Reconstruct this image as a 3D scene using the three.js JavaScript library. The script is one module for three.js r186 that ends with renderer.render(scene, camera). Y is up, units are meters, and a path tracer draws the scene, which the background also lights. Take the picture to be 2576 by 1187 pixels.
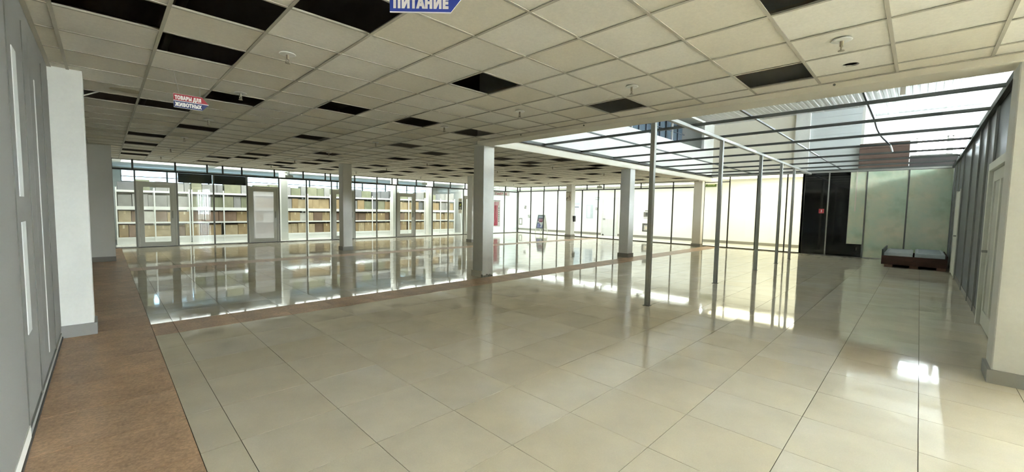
import * as THREE from 'three';
import { mergeGeometries } from 'three/addons/utils/BufferGeometryUtils.js';
import { RectAreaLightUniformsLib } from 'three/addons/lights/RectAreaLightUniformsLib.js';

// ---------------------------------------------------------------- camera, sky, exposure
const scene = new THREE.Scene();
const FPX = 1024.37, IW = 2576, IH = 1187, EYE = 1.4745;
const camera = new THREE.PerspectiveCamera(2 * Math.atan(IH / 2 / FPX) * 180 / Math.PI, IW / IH, 0.05, 200);
camera.rotation.order = 'YXZ';
camera.rotation.set(-0.066, -0.7862, 0.0175);
camera.position.set(0, EYE, 0);
camera.updateMatrixWorld(true); camera.updateProjectionMatrix();
scene.add(camera);
const SKY = 25;
scene.background = new THREE.Color().setRGB(0.93 * SKY, 0.97 * SKY, 1.05 * SKY);
const renderer = new THREE.WebGLRenderer({ antialias: true });
renderer.toneMapping = THREE.LinearToneMapping;
renderer.toneMappingExposure = 3.15;
renderer.shadowMap.enabled = true;
RectAreaLightUniformsLib.init();
const LAMP_CORRIDOR = 1.35, LAMP_SHOP = 1.75;

// ---------------------------------------------------------------- helpers
let seed = 7;
const rnd = () => { seed = (seed * 1664525 + 1013904223) % 4294967296; return seed / 4294967296; };
const rr = (a, b) => a + (b - a) * rnd();
const used = new Map();
const numbered = (n) => { const k = used.get(n) ?? 0; used.set(n, k + 1); return k ? `${n}_${String(k).padStart(3, '0')}` : n; };
const G = (g) => { g = g.index ? g.toNonIndexed() : g; for (const a of Object.keys(g.attributes)) if (!['position', 'normal', 'uv'].includes(a)) g.deleteAttribute(a); return g; };
const merge = (list) => list.length === 1 ? list[0] : mergeGeometries(list.map(G));
// a box between two corners, uv in metres
function bx(x0, y0, z0, x1, y1, z1, du = 0, dv = 0) {
  const w = x1 - x0, h = y1 - y0, d = z1 - z0, g = new THREE.BoxGeometry(w, h, d);
  const uv = g.attributes.uv, n = g.attributes.normal;
  for (let i = 0; i < uv.count; i++) {
    const nx = Math.abs(n.getX(i)), ny = Math.abs(n.getY(i));
    const su = nx > .5 ? d : w, sv = ny > .5 ? d : h;
    uv.setXY(i, uv.getX(i) * su + du, uv.getY(i) * sv + dv);
  }
  g.translate((x0 + x1) / 2, (y0 + y1) / 2, (z0 + z1) / 2);
  return g;
}
// a box with chamfered edges (bevel c), between two corners
function cbx(x0, y0, z0, x1, y1, z1, c = .004) {
  const w = x1 - x0, h = y1 - y0, d = z1 - z0, s = new THREE.Shape();
  s.moveTo(-w / 2 + c, -h / 2 + c); s.lineTo(w / 2 - c, -h / 2 + c); s.lineTo(w / 2 - c, h / 2 - c); s.lineTo(-w / 2 + c, h / 2 - c); s.closePath();
  const g = new THREE.ExtrudeGeometry(s, { depth: d - 2 * c, bevelEnabled: true, bevelThickness: c, bevelSize: c, bevelSegments: 1 });
  g.translate((x0 + x1) / 2, (y0 + y1) / 2, z0 + c);
  return g;
}
function cyl(r0, r1, h, x, y, z, seg = 16) { const g = new THREE.CylinderGeometry(r1, r0, h, seg); g.translate(x, y + h / 2, z); return g; }
function tube(pts, r, seg = 24, rad = 8) { return new THREE.TubeGeometry(new THREE.CatmullRomCurve3(pts.map((p) => new THREE.Vector3(...p))), seg, r, rad); }
function add(name, geo, mat, parent) {
  const m = new THREE.Mesh(Array.isArray(geo) ? merge(geo) : geo, mat);
  m.castShadow = m.receiveShadow = true;
  m.name = parent ? name : numbered(name);
  (parent ?? scene).add(m);
  return m;
}
function tag(o, label, category, group, kind) { o.userData.label = label; o.userData.category = category; if (group) o.userData.group = group; if (kind) o.userData.kind = kind; return o; }
function thing(name, label, category, pos = [0, 0, 0], turn = 0, group, kind) {
  const o = new THREE.Group(); o.name = numbered(name); o.position.set(...pos); o.rotation.y = turn; scene.add(o);
  return tag(o, label, category, group, kind);
}
function copy(o, pos, label) { const c = o.clone(); c.name = numbered(o.name.replace(/_\d{3}$/, '')); c.userData = { ...o.userData }; c.position.set(...pos); if (label) c.userData.label = label; scene.add(c); return c; }

// ---------------------------------------------------------------- procedural textures
function hash(x, y, s) { let h = (x * 374761393 + y * 668265263 + s * 1274126177) | 0; h = Math.imul(h ^ (h >>> 13), 1274126177); return ((h ^ (h >>> 16)) >>> 0) / 4294967296; }
function vnoise(x, y, per, s) {
  const xi = Math.floor(x), yi = Math.floor(y), fx = x - xi, fy = y - yi, u = fx * fx * (3 - 2 * fx), v = fy * fy * (3 - 2 * fy), p = (a) => ((a % per) + per) % per;
  const a = hash(p(xi), p(yi), s), b = hash(p(xi + 1), p(yi), s), c = hash(p(xi), p(yi + 1), s), d = hash(p(xi + 1), p(yi + 1), s);
  return a + (b - a) * u + (c - a) * v + (a - b - c + d) * u * v;
}
function tex(size, fn, srgb = true, rep = 1) {
  const d = new Uint8Array(size * size * 4);
  for (let y = 0; y < size; y++) for (let x = 0; x < size; x++) { const c = fn(x / size, y / size); for (let k = 0; k < 3; k++) d[(y * size + x) * 4 + k] = Math.max(0, Math.min(255, c[k])); d[(y * size + x) * 4 + 3] = 255; }
  const t = new THREE.DataTexture(d, size, size); t.wrapS = t.wrapT = THREE.RepeatWrapping; t.magFilter = THREE.LinearFilter; t.minFilter = THREE.LinearMipmapLinearFilter; t.generateMipmaps = true;
  if (srgb) t.colorSpace = THREE.SRGBColorSpace; t.repeat.set(rep, rep); t.needsUpdate = true; return t;
}
const fbm = (u, v, base, oct, s) => { let a = 0, w = .5, t = 0; for (let o = 0; o < oct; o++) { const f = base << o; a += w * vnoise(u * f, v * f, f, s + o); t += w; w *= .55; } return a / t; };
const mix = (c, k) => c.map((x) => x * k);
const texTile = tex(512, (u, v) => { const n = fbm(u, v * 1, 6, 6, 11), st = fbm(u, v, 3, 3, 31), f = hash(u * 512 | 0, v * 512 | 0, 5); const k = .93 + .09 * n + .03 * (f - .5); const y = (st - .5) * 14; return [226 * k + y * .2, 217 * k, 198 * k - y * .7]; }, true, 1 / 1.7);
const texTileR = tex(512, (u, v) => { const n = fbm(u, v, 5, 5, 71), m = fbm(u, v, 24, 3, 77); const r = 11 + 40 * Math.max(0, n - .42) + 22 * Math.max(0, m - .5); return [r, r, r]; }, false, 1 / 2.3);
const texBrown = tex(512, (u, v) => { const n = fbm(u, v, 7, 5, 41), f = hash(u * 512 | 0, v * 512 | 0, 9), g = fbm(u, v, 96, 2, 44); const k = .78 + .3 * n + .22 * (g - .5) + .12 * (f - .5); return [206 * k, 170 * k, 135 * k]; }, true, 1 / 1.2);
const texCeil = tex(256, (u, v) => { const n = fbm(u, v, 48, 3, 51), f = hash(u * 256 | 0, v * 256 | 0, 3), l = fbm(u, v, 3, 2, 58); const k = .955 + .05 * n - (f > .975 ? .05 : 0) + .02 * (l - .5); return [243 * k, 238 * k, 226 * k]; }, true, 1 / .8);
const texStain = tex(256, (u, v) => { const n = fbm(u, v, 5, 4, 61), f = fbm(u, v, 48, 2, 63); const dx = u - .45, dy = v - .55, r = Math.hypot(dx * 1, dy * 1.6) + (n - .5) * .22; const s = r < .3 ? (r > .24 ? .5 : .3) : 0; const k = .97 + .04 * f; return [240 * k * (1 - s * .3), 234 * k * (1 - s * .38), 221 * k * (1 - s * .62)]; }, true, 1 / .594);
const texPlaster = tex(256, (u, v) => { const n = fbm(u, v, 6, 5, 81), f = fbm(u, v, 64, 2, 83); const k = .955 + .05 * n + .02 * (f - .5); return [231 * k, 230 * k, 224 * k]; }, true, 1 / 1.5);
const texWood = tex(256, (u, v) => { const n = fbm(u, v * 1, 4, 3, 91), g = fbm((u * .12) % 1, v, 40, 3, 93); const k = .7 + .35 * g + .2 * (n - .5); return [112 * k, 84 * k, 68 * k]; }, true, 1);
const texCard = tex(128, (u, v) => { const n = fbm(u, v, 4, 4, 95), g = fbm(u, v, 40, 2, 97); const k = .9 + .14 * n + .06 * (g - .5); return [255 * k, 255 * k, 255 * k]; }, true, 1.5);
const texFilm = tex(256, (u, v) => { const n = fbm(u, v, 3, 5, 101), m = fbm(u, v, 8, 4, 103); const a = Math.max(0, n - .4) * 1.1, b = Math.max(0, m - .55) * .8; return [210 + 80 * a - 70 * b, 228 + 20 * a - 54 * b, 204 + 10 * a - 70 * b]; }, true, .4);

// ---------------------------------------------------------------- materials
const S = (hex, rough = .6, o = {}) => new THREE.MeshStandardMaterial({ color: hex, roughness: rough, ...o });
const P = (o) => new THREE.MeshPhysicalMaterial(o);
const M = {
  tile: [0xffffff, 0xfcfbf8, 0xf9f7f2, 0xfdfbf6].map((c) => P({ color: c, map: texTile, roughness: 1, roughnessMap: texTileR, ior: 1.55 })),
  brown: [0xffffff, 0xf8f5f1, 0xf2eeea].map((c) => P({ color: c, map: texBrown, roughness: .4, ior: 1.45, specularIntensity: .7 })),
  grout: S(0x5a5240, .9),
  ceil: [0xffffff, 0xf9f8f6, 0xf4f1ea].map((c) => S(c, .95, { map: texCeil })),
  stain: S(0xffffff, .95, { map: texStain }),
  tbar: S(0xb4ad9c, .55),
  slab: S(0x756c62, .95), duct: S(0x857d74, .9),
  white: S(0xffffff, .75, { map: texPlaster }),
  cream: S(0xece6d6, .8), warmwall: S(0xf5f4ef, .8), grey: S(0x9a9993, .8), ceilplain: S(0xece9e2, .9),
  skirt: S(0x8c887e, .6), skirtDark: S(0x77736a, .6),
  frame: S(0x6f6f69, .4, { metalness: .5 }), dark: S(0x3d3d3a, .45, { metalness: .5 }), steel: S(0x9a9993, .5, { metalness: .35 }), bar: S(0x4b4d4a, .5, { metalness: .55 }),
  doorframe: S(0xb9bab2, .45, { metalness: .15 }), doorcream: S(0xd8d8cc, .5),
  glass: P({ color: 0xf4f9f7, roughness: .02, transmission: 1, thickness: 0, ior: 1.45 }),
  glassGrey: P({ color: 0xc2c0ba, roughness: .55, transmission: .6, thickness: 0, ior: 1.2, specularIntensity: .1 }),
  glassTint: P({ color: 0x8b979d, roughness: .05, transmission: 1, thickness: 0, ior: 1.45 }),
  glassDark: P({ color: 0x63666a, roughness: .4, ior: 1.4, specularIntensity: .4 }),
  frost: P({ color: 0xe9ecec, roughness: .55, transmission: .75, thickness: 0 }),
  blackglass: P({ color: 0x050506, roughness: .05, ior: 1.5 }), black: S(0x0a0a0a, .5),
  film: P({ color: 0xffffff, map: texFilm, roughness: .12, ior: 1.5 }),
  shelf: S(0xf3f3f0, .5), wood: S(0xffffff, .8, { map: texWood }), woodDark: S(0x9a8078, .85, { map: texWood }),
  paper: S(0xf2f4f4, .7), red: S(0xc22a3a, .5), pack: S(0xc3cbd0, .4), packDark: S(0x39443f, .6),
  lamp: new THREE.MeshStandardMaterial({ color: 0xffffff, emissive: 0xffffff, emissiveIntensity: 1.2, roughness: .6 }),
  lampWarm: new THREE.MeshStandardMaterial({ color: 0xffffff, emissive: 0xfff0cc, emissiveIntensity: 1.2, roughness: .6 }),
  plasticWhite: S(0xe8e6df, .45), brass: S(0xa59a86, .4, { metalness: .6 }),
  siding: S(0xd3d7d7, .6), sidingLight: S(0xeceeee, .6), brownBoard: S(0x5d4a40, .85),
};

// ---------------------------------------------------------------- key dimensions (metres; origin on the floor under the camera)
const CE = 2.867, XL = -0.37, ZS = -18.05, XS = 18.58, ZR = 0.68, ZB = 12, BX0 = 5.5, BX1 = 5.86, ZV = -6.45;
const cam = (x, y, z) => new THREE.Vector3(x, y, z).project(camera);
function seenArea(x0, y, z0, x1, z1) {   // share of the frame that a horizontal piece takes, 0 when out of view
  const p = [[x0, z0], [x1, z0], [x1, z1], [x0, z1]].map(([x, z]) => { const v = new THREE.Vector3(x, y, z).applyMatrix4(camera.matrixWorldInverse); return v.z > -.1 ? null : cam(x, y, z); });
  if (p.some((q) => !q)) return 0;
  if (p.every((q) => q.x < -1) || p.every((q) => q.x > 1) || p.every((q) => q.y < -1) || p.every((q) => q.y > 1)) return 0;
  let a = 0; for (let i = 0; i < 4; i++) { const q = p[i], r = p[(i + 1) % 4]; a += q.x * r.y - r.x * q.y; } return Math.abs(a) / 2;
}

// ================================================================ FLOOR
{
  const fl = thing('floor', 'glossy beige stone tile floor with brown stone border and bands', 'floor', [0, 0, 0], 0, null, 'structure');
  add('grout_bed', bx(-4, -.06, -23, 22, -.0045, 12.1), M.grout, fl);
  const GX = 1.157, GZ = -3.521, pieces = [];
  const brownRow = (z) => (Math.abs(z - (-6.221)) < .05 || Math.abs(z - (-12.221)) < .05);
  for (let j = -26; j < 25; j++) {
    const z1 = GZ - .6 * j, z0 = Math.max(z1 - .6, ZS + .0), zc = z1 - .3; if (z1 < ZS + .02) continue;
    const br = brownRow(zc);
    for (let i = -1; i < 30; i++) {
      let x0 = GX + .6 * (i - 1), x1 = x0 + .6; if (x0 < .352) x0 = .352; if (x1 <= .36 || x0 > XS) continue; x1 = Math.min(x1, XS);
      if (zc > 1 && x0 > 6.2) continue;
      pieces.push({ x0, x1, z0, z1, br });
    }
    pieces.push({ x0: XL + .005, x1: .352, z0, z1, br: true });
  }
  for (const p of pieces) p.a = seenArea(p.x0, 0, p.z0, p.x1, p.z1);
  pieces.sort((p, q) => q.a - p.a);
  const g = .0021, rest = [[], []], shared = new Map();
  pieces.forEach((p, k) => {
    const w = p.x1 - p.x0 - 2 * g, d = p.z1 - p.z0 - 2 * g; if (w < .02 || d < .02) return;
    const v = k % 7, key = `${w.toFixed(3)},${d.toFixed(3)},${v}`;
    if (!shared.has(key)) shared.set(key, bx(-w / 2, -.012, -d / 2, w / 2, 0, d / 2, v * .731, v * .417));
    const cx = (p.x0 + p.x1) / 2, cz = (p.z0 + p.z1) / 2;
    if (k < 300) {
      const set = p.br ? M.brown : M.tile, m = add(p.br ? 'brown_tile' : 'floor_tile', shared.get(key), set[(k * 5 + (k >> 3)) % set.length], fl);
      m.position.set(cx, 0, cz); m.rotation.set(rr(-.0007, .0007), 0, rr(-.0007, .0007));
    } else rest[p.br ? 1 : 0].push(shared.get(key).clone().translate(cx, 0, cz));
  });
  add('floor_tile_field', merge(rest[0]), M.tile[1], fl).userData.kind = 'stuff';
  add('brown_tile_field', merge(rest[1]), M.brown[1], fl).userData.kind = 'stuff';
}

// ================================================================ CEILING
const CX = 1.575, CZ = -3.236;
const missing = new Set([[-3, 1], [-3, 7], [-2, 0], [-2, 2], [-2, 7], [-2, 13], [-2, 16], [-2, 19], [-2, 21], [-1, -1], [-1, 5], [-1, 10], [1, 4], [1, 12], [1, 19], [1, 22], [2, -5], [2, 0], [2, 9], [2, 16], [2, 18], [3, 4], [4, 13], [4, 19], [4, 21], [5, -4], [5, -1], [5, 4], [5, 8], [5, 16], [5, 18], [5, 22], [7, 9], [7, 12], [7, 19], [7, 21], [8, 16], [8, 18], [10, 8], [10, 13], [10, 15], [10, 19], [10, 20], [11, 18], [12, 6], [12, 8], [12, 10], [12, 13], [12, 15], [12, 21], [13, 9], [13, 18], [14, 15], [15, 6], [15, 12], [15, 18], [15, 20], [16, 7], [16, 8], [17, 12], [17, 15], [19, 7], [19, 9], [19, 15], [20, 13], [21, 16], [21, 18], [21, 20], [22, 12], [23, 7], [24, 15], [24, 18], [24, 20], [25, 6], [25, 9], [25, 13]].map((a) => a.join()));
{
  const ce = thing('ceiling', 'suspended ceiling of cream square panels with many panels missing', 'ceiling', [0, 0, 0], 0, null, 'structure');
  const regions = [[XL, BX0, ZS, ZB], [BX0, XS, ZS, ZV - .12]];
  const list = [];
  for (let i = -4; i < 30; i++) for (let j = -26; j < 26; j++) {
    if (missing.has(`${i},${j}`)) continue;
    for (const [ra, rb, rc, rd] of regions) {
      const x0 = Math.max(CX + .6 * i, ra), x1 = Math.min(CX + .6 * i + .6, rb), z1 = Math.min(CZ - .6 * j, rd), z0 = Math.max(CZ - .6 * j - .6, rc);
      if (x1 - x0 < .04 || z1 - z0 < .04) continue;
      list.push({ i, j, x0, x1, z0, z1, a: seenArea(x0, CE, z0, x1, z1) });
    }
  }
  list.sort((p, q) => q.a - p.a);
  const shared = new Map(), rest = [];
  list.forEach((p, k) => {
    const w = p.x1 - p.x0 - .006, d = p.z1 - p.z0 - .006, v = k % 5, cx = (p.x0 + p.x1) / 2, cz = (p.z0 + p.z1) / 2;
    const hole = p.i === 5 && p.j === -5 ? [4.967, -.539, .062] : (p.i === 5 && p.j === 14) ? [cx, cz, .1] : null;
    let geo;
    if (hole) {
      const s = new THREE.Shape(); s.moveTo(-w / 2, -d / 2); s.lineTo(w / 2, -d / 2); s.lineTo(w / 2, d / 2); s.lineTo(-w / 2, d / 2); s.closePath();
      const h = new THREE.Path(); h.absarc(hole[0] - cx, -(hole[1] - cz), hole[2], 0, 7, true); s.holes.push(h);
      geo = new THREE.ExtrudeGeometry(s, { depth: .014, bevelEnabled: false, curveSegments: 24 }); geo.rotateX(-Math.PI / 2);
    } else {
      const key = `${w.toFixed(3)},${d.toFixed(3)},${v}`;
      if (!shared.has(key)) shared.set(key, bx(-w / 2, 0, -d / 2, w / 2, .008, d / 2, v * .37, v * .61));
      geo = shared.get(key);
    }
    if (k < 298 || hole) {
      const m = add('ceiling_tile', geo, (p.i === -3 && p.j === 6) || (p.i === -2 && p.j === 15) ? M.stain : M.ceil[(k * 7 + (k >> 2)) % 3], ce);
      m.position.set(cx, CE + .002, cz);
      m.rotation.set(rr(-.0025, .0025), 0, rr(-.0025, .0025));
      m.position.y += rr(0, .002);
    } else rest.push(geo.clone().translate(cx, CE + .002, cz));
  });
  add('ceiling_tile_field', merge(rest), M.ceil[1], ce).userData.kind = 'stuff';
  // tiles that hang loose in their openings
  for (const [i, j, rx, rz, dy] of [[-3, 7, .3, .5, .1], [1, 19, .34, 0, .12], [1, 22, .3, 0, .1], [-2, 16, .22, .1, .1], [7, 21, .25, 0, .07]]) {
    const m = add('ceiling_tile', bx(-.29, 0, -.29, .29, .014, .29), M.ceil[0], ce); m.position.set(CX + .6 * i + .3, CE + dy + .02, CZ - .6 * j - .3); m.rotation.set(rx, 0, rz);
  }
  // T-section runners, one mesh per line
  const tsec = (len, axis, x, z) => axis === 'x'
    ? merge([bx(x, CE - .005, z - .012, x + len, CE, z + .012), bx(x, CE, z - .003, x + len, CE + .012, z + .003)])
    : merge([bx(x - .012, CE - .0051, z, x + .012, CE - .0001, z + len), bx(x - .003, CE, z, x + .003, CE + .0121, z + len)]);
  for (let i = -3; i < 30; i++) { const x = CX + .6 * i; if (x < XL + .05) continue; if (x < BX0 - .02) add('grid_runner', tsec(ZB - ZS, 'z', x, ZS), M.tbar, ce); else if (x < XS - .05) add('grid_runner', tsec(ZV - .12 - ZS, 'z', x, ZS), M.tbar, ce); }
  for (let j = -25; j < 26; j++) { const z = CZ - .6 * j; if (z < ZS + .05 || z > ZB) continue; add('grid_runner', tsec((z < ZV - .13 ? XS : BX0) - XL, 'x', XL, z), M.tbar, ce); }
  add('edge_angle', merge([bx(BX0 - .03, CE - .006, ZV, BX0 + .002, CE, ZB), bx(XL, CE - .006, ZS, XS, CE, ZS + .03), bx(XS - .03, CE - .006, ZS, XS, CE, ZV - .12), bx(XL, CE - .006, ZS, XL + .03, CE, ZB)]), M.tbar, ce);
  // the structural slab and its beams above
  add('slab', merge([bx(XL - .4, 4.6, ZS - .5, BX0 + .1, 4.8, ZB + .2), bx(BX0 + .1, 3.84, ZS - .5, XS + 4, 3.86, ZV - .05)]), M.slab, ce);
  for (const b of [[BX0 + .02, 3.84, ZS - .5, BX0 + .1, 4.7, ZV], [XL - .4, CE + .02, ZS - .5, XL - .1, 4.7, ZB + .2], [XL - .1, CE + .11, ZS - .5, XS + 3, 4.7, ZS - .2], [XS + .15, CE + .11, ZS - .2, XS + .3, 3.85, ZV - .05], [XL - .1, CE + .3, ZB + .0, BX1, 4.7, ZB + .2]]) add('plenum_wall', bx(...b), M.slab, ce);
  for (const z of [-13.6, -9.9, -2.3, 1.2]) add('slab_beam', bx(XL - .1, 4.2, z - .14, BX0, 4.6, z + .14), M.duct, ce);
  for (const x of [.75, 2.9]) add('plenum_pipe', (() => { const g = new THREE.CylinderGeometry(.05, .05, 16, 10); g.rotateX(Math.PI / 2); g.translate(x, 3.9, -8); return g; })(), M.duct, ce);
}

// ================================================================ BEAMS ROUND THE VOID
{
  const b = thing('beam', 'painted downstand beam running from the corner column to the right pillar', 'beam', [0, 0, 0], 0, null, 'structure');
  add('beam_body', bx(BX0, 2.8, ZV - .1, BX1, 3.8, ZB), M.cream, b);
  for (const [z, y] of [[-.72, 2.842], [-3.9, 2.835], [-5.3, 2.845]]) add('screw_head', (() => { const g = new THREE.CylinderGeometry(.012, .012, .012, 10); g.rotateZ(Math.PI / 2); g.translate(BX0 - .005, y, z); return g; })(), M.frame, b);
  const c = thing('beam', 'painted beam edging the far side of the open void', 'beam', [0, 0, 0], 0, null, 'structure');
  add('beam_body', bx(BX1 - .02, 2.8, ZV - .12, XS, 3.06, ZV + .0), M.cream, c);
}

// ================================================================ COLUMNS
function column(x0, z0, x1, z1, label, opt = {}) {
  const c = thing('column', label, 'column', [(x0 + x1) / 2, 0, (z0 + z1) / 2], 0, null, 'structure');
  const w = (x1 - x0) / 2, d = (z1 - z0) / 2, top = opt.top ?? CE + .08;
  add('shaft', cbx(-w, 0, -d, w, top, d, .006), opt.mat ?? M.white, c);
  const t = .022, h = opt.h ?? .13, sk = opt.skirt ?? M.skirt;
  if (!opt.torn) { add('skirting', merge([bx(-w - t, 0, -d - t, w + t, h, -d), bx(-w - t, 0, d, w + t, h, d + t), bx(-w - t, 0, -d, -w, h, d), bx(w, 0, -d, w + t, h, d)]), sk, c); }
  else { // broken skirting: one side remains, the other is ragged adhesive
    add('skirting', merge([bx(-w - t, 0, -d - t, -w, h, d - .02), bx(-w, 0, -d - t, w + t, h, -d)]), M.cream, c);
    const bits = []; for (let k = 0; k < 9; k++) { const x = -w + k * 2 * w / 9; bits.push(bx(x, 0, d, x + rr(.02, .034), rr(.02, .07), d + rr(.006, .014))); } bits.push(bx(-w - t, 0, d - .02, -w, .06, d + .01));
    add('adhesive_remains', merge(bits), M.skirtDark, c);
  }
  return c;
}
column(XL - .06, -6.8, -.12, -6.46, 'white square column with grey skirting against the left glass wall', { skirt: S(0x8d8a86, .6) });
column(5.7, -6.9, 6.0, -6.57, 'white column with torn skirting at the corner of the void', { torn: true, top: 2.8 });
column(5.58, -13.8, 5.88, -13.47, 'white column standing before the shop of boxes on the brown band side', {});
column(11.22, -14.0, 11.52, -13.67, 'white column half hidden behind the column with torn skirting', {});
column(11.71, -6.82, 12.01, -6.49, 'white column with grey skirting under the far beam', { top: 2.8 });
column(17.95, -6.93, 18.2, -6.58, 'beige column beside the green exit sign bay', { mat: M.cream, top: 2.8 });
column(18.05, -13.86, 18.4, -13.5, 'white column carrying a pasted notice and a black box', {});
{ // right pillar
  const c = thing('column', 'broad white pillar at the end of the downstand beam by the dark wall', 'column', [0, 0, 0], 0, null, 'structure');
  add('shaft', cbx(5.56, 0, .53, 5.95, CE + .05, 1.15, .008), M.white, c);
  add('skirting', merge([bx(5.535, 0, .505, 5.56, .12, 1.15), bx(5.56, 0, .505, 5.95, .12, .53)]), M.grey, c);
}
{ // wall return behind the left column
  const w = thing('wall_corner', 'grey painted wall return with skirting left of the shop of boxes', 'wall', [0, 0, 0], 0, null, 'structure');
  add('wall_body', bx(XL - .3, 0, ZS - .1, .17, CE + .06, -14.2), S(0xc8c5bb, .85), w);
  add('skirting', bx(XL - .3, 0, -14.2, .175, .12, -14.18), M.skirtDark, w);
}

// ================================================================ LEFT GLASS WALL
{
  const w = thing('wall_left', 'grey glass partition along the brown border beside the left column', 'glass partition', [0, 0, 0], 0, null, 'structure');
  const joints = [12, 10.5, 9, 7.5, 6, 4.6, 3.2, 1.7, .2, -1.3, -2.55, -3.79, -4.85, -5.75, -6.46];
  for (let k = 0; k + 1 < joints.length; k++) add('glass_pane', bx(XL - .012, .09, joints[k + 1] + .002, XL, 2.72, joints[k] - .002), M.glassGrey, w);
  add('base_profile', bx(XL - .03, .012, -3.79, XL + .006, .1, 12), M.plasticWhite, w);
  add('base_profile', bx(XL - .03, .012, -6.46, XL + .004, .06, -3.8), M.grey, w);
  add('floor_gasket', bx(XL - .03, 0, -6.46, XL + .012, .02, 12), M.dark, w);
  add('head_panel', bx(XL - .1, 2.72, -6.46, XL - .002, CE + .3, 12), S(0x8f8d87, .7), w);
  for (const z of [-3.79, -4.85, -5.75]) add('mullion', bx(XL - .05, .06, z - .02, XL - .013, 2.72, z + .02), M.frame, w);
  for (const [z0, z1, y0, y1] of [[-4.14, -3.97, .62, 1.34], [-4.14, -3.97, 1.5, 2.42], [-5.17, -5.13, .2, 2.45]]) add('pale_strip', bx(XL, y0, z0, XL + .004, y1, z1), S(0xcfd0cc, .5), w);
  for (const z of [-3.79, -4.5, -5.75]) add('joint_profile', bx(XL, .06, z - .012, XL + .006, 2.72, z + .012), M.frame, w);
  add('glass_pane', bx(XL - .012, .06, -14.2, XL, CE, -6.8), M.glassGrey, w);
  // the dim empty shop behind the glass
  const r = thing('wall_side_shop', 'bare grey walls of the dim empty shop behind the left glass', 'wall', [0, 0, 0], 0, null, 'structure');
  add('wall_body', merge([bx(-3.4, 0, -14.6, -3.25, 3.3, 12.3), bx(-3.3, 0, -14.6, XL - .1, 3.3, -14.4), bx(-3.3, 0, 12, XL, 3.3, 12.2)]), S(0xdcdcd8, .85), r);
  add('shop_ceiling', bx(-3.4, CE, -14.5, XL - .1, CE + .1, 12.2), S(0xcfcdc5, .9), r);
  const pc = thing('shop_pier', 'pale pier standing behind the left glass partition', 'pier', [0, 0, 0], 0);
  add('pier_body', cbx(-.78, 0, -5.0, -.62, 2.45, -4.72, .006), M.plasticWhite, pc);
  add('pier_cap', cbx(-.8, 2.45, -5.02, -.6, 2.52, -4.7, .004), M.plasticWhite, pc);
}

// ================================================================ HALL BEHIND THE CAMERA (daylight facade)
{
  const w = thing('wall_rear', 'white rear wall of the hall framing the entrance glazing', 'wall', [0, 0, 0], 0, null, 'structure');
  for (const b of [[XL - .1, 2.6, ZB, 6.2, 3.9, ZB + .2], [XL - .1, 0, ZB, 6.2, 2.6, ZB + .2], [5.95, 2.7, 1.1, 6.1, 3.9, ZB], [5.95, 0, 2.4, 6.1, .1, ZB], [5.95, 0, 1.1, 6.1, 2.7, 2.4], [5.95, 0, 11.6, 6.1, 2.7, ZB]]) add('wall_body', bx(...b), M.white, w);
  const sg = thing('window_1', 'side glazing of the hall behind the right pillar', 'window', [0, 0, 0], 0, null, 'structure');
  for (let k = 0; k <= 8; k++) { const z = 2.43 + k * 1.14; add('mullion', bx(6.0, .1, z - .025, 6.06, 2.7, z + .025), M.frame, sg); if (k < 8) add('glass_pane', bx(6.02, .1, z + .025, 6.03, 2.7, z + 1.115), M.glass, sg); }
  add('ground_outside', bx(6.2, -.3, 6.6, 40, -.1, 40), S(0xd6d3ca, .9), sg);
}

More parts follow.
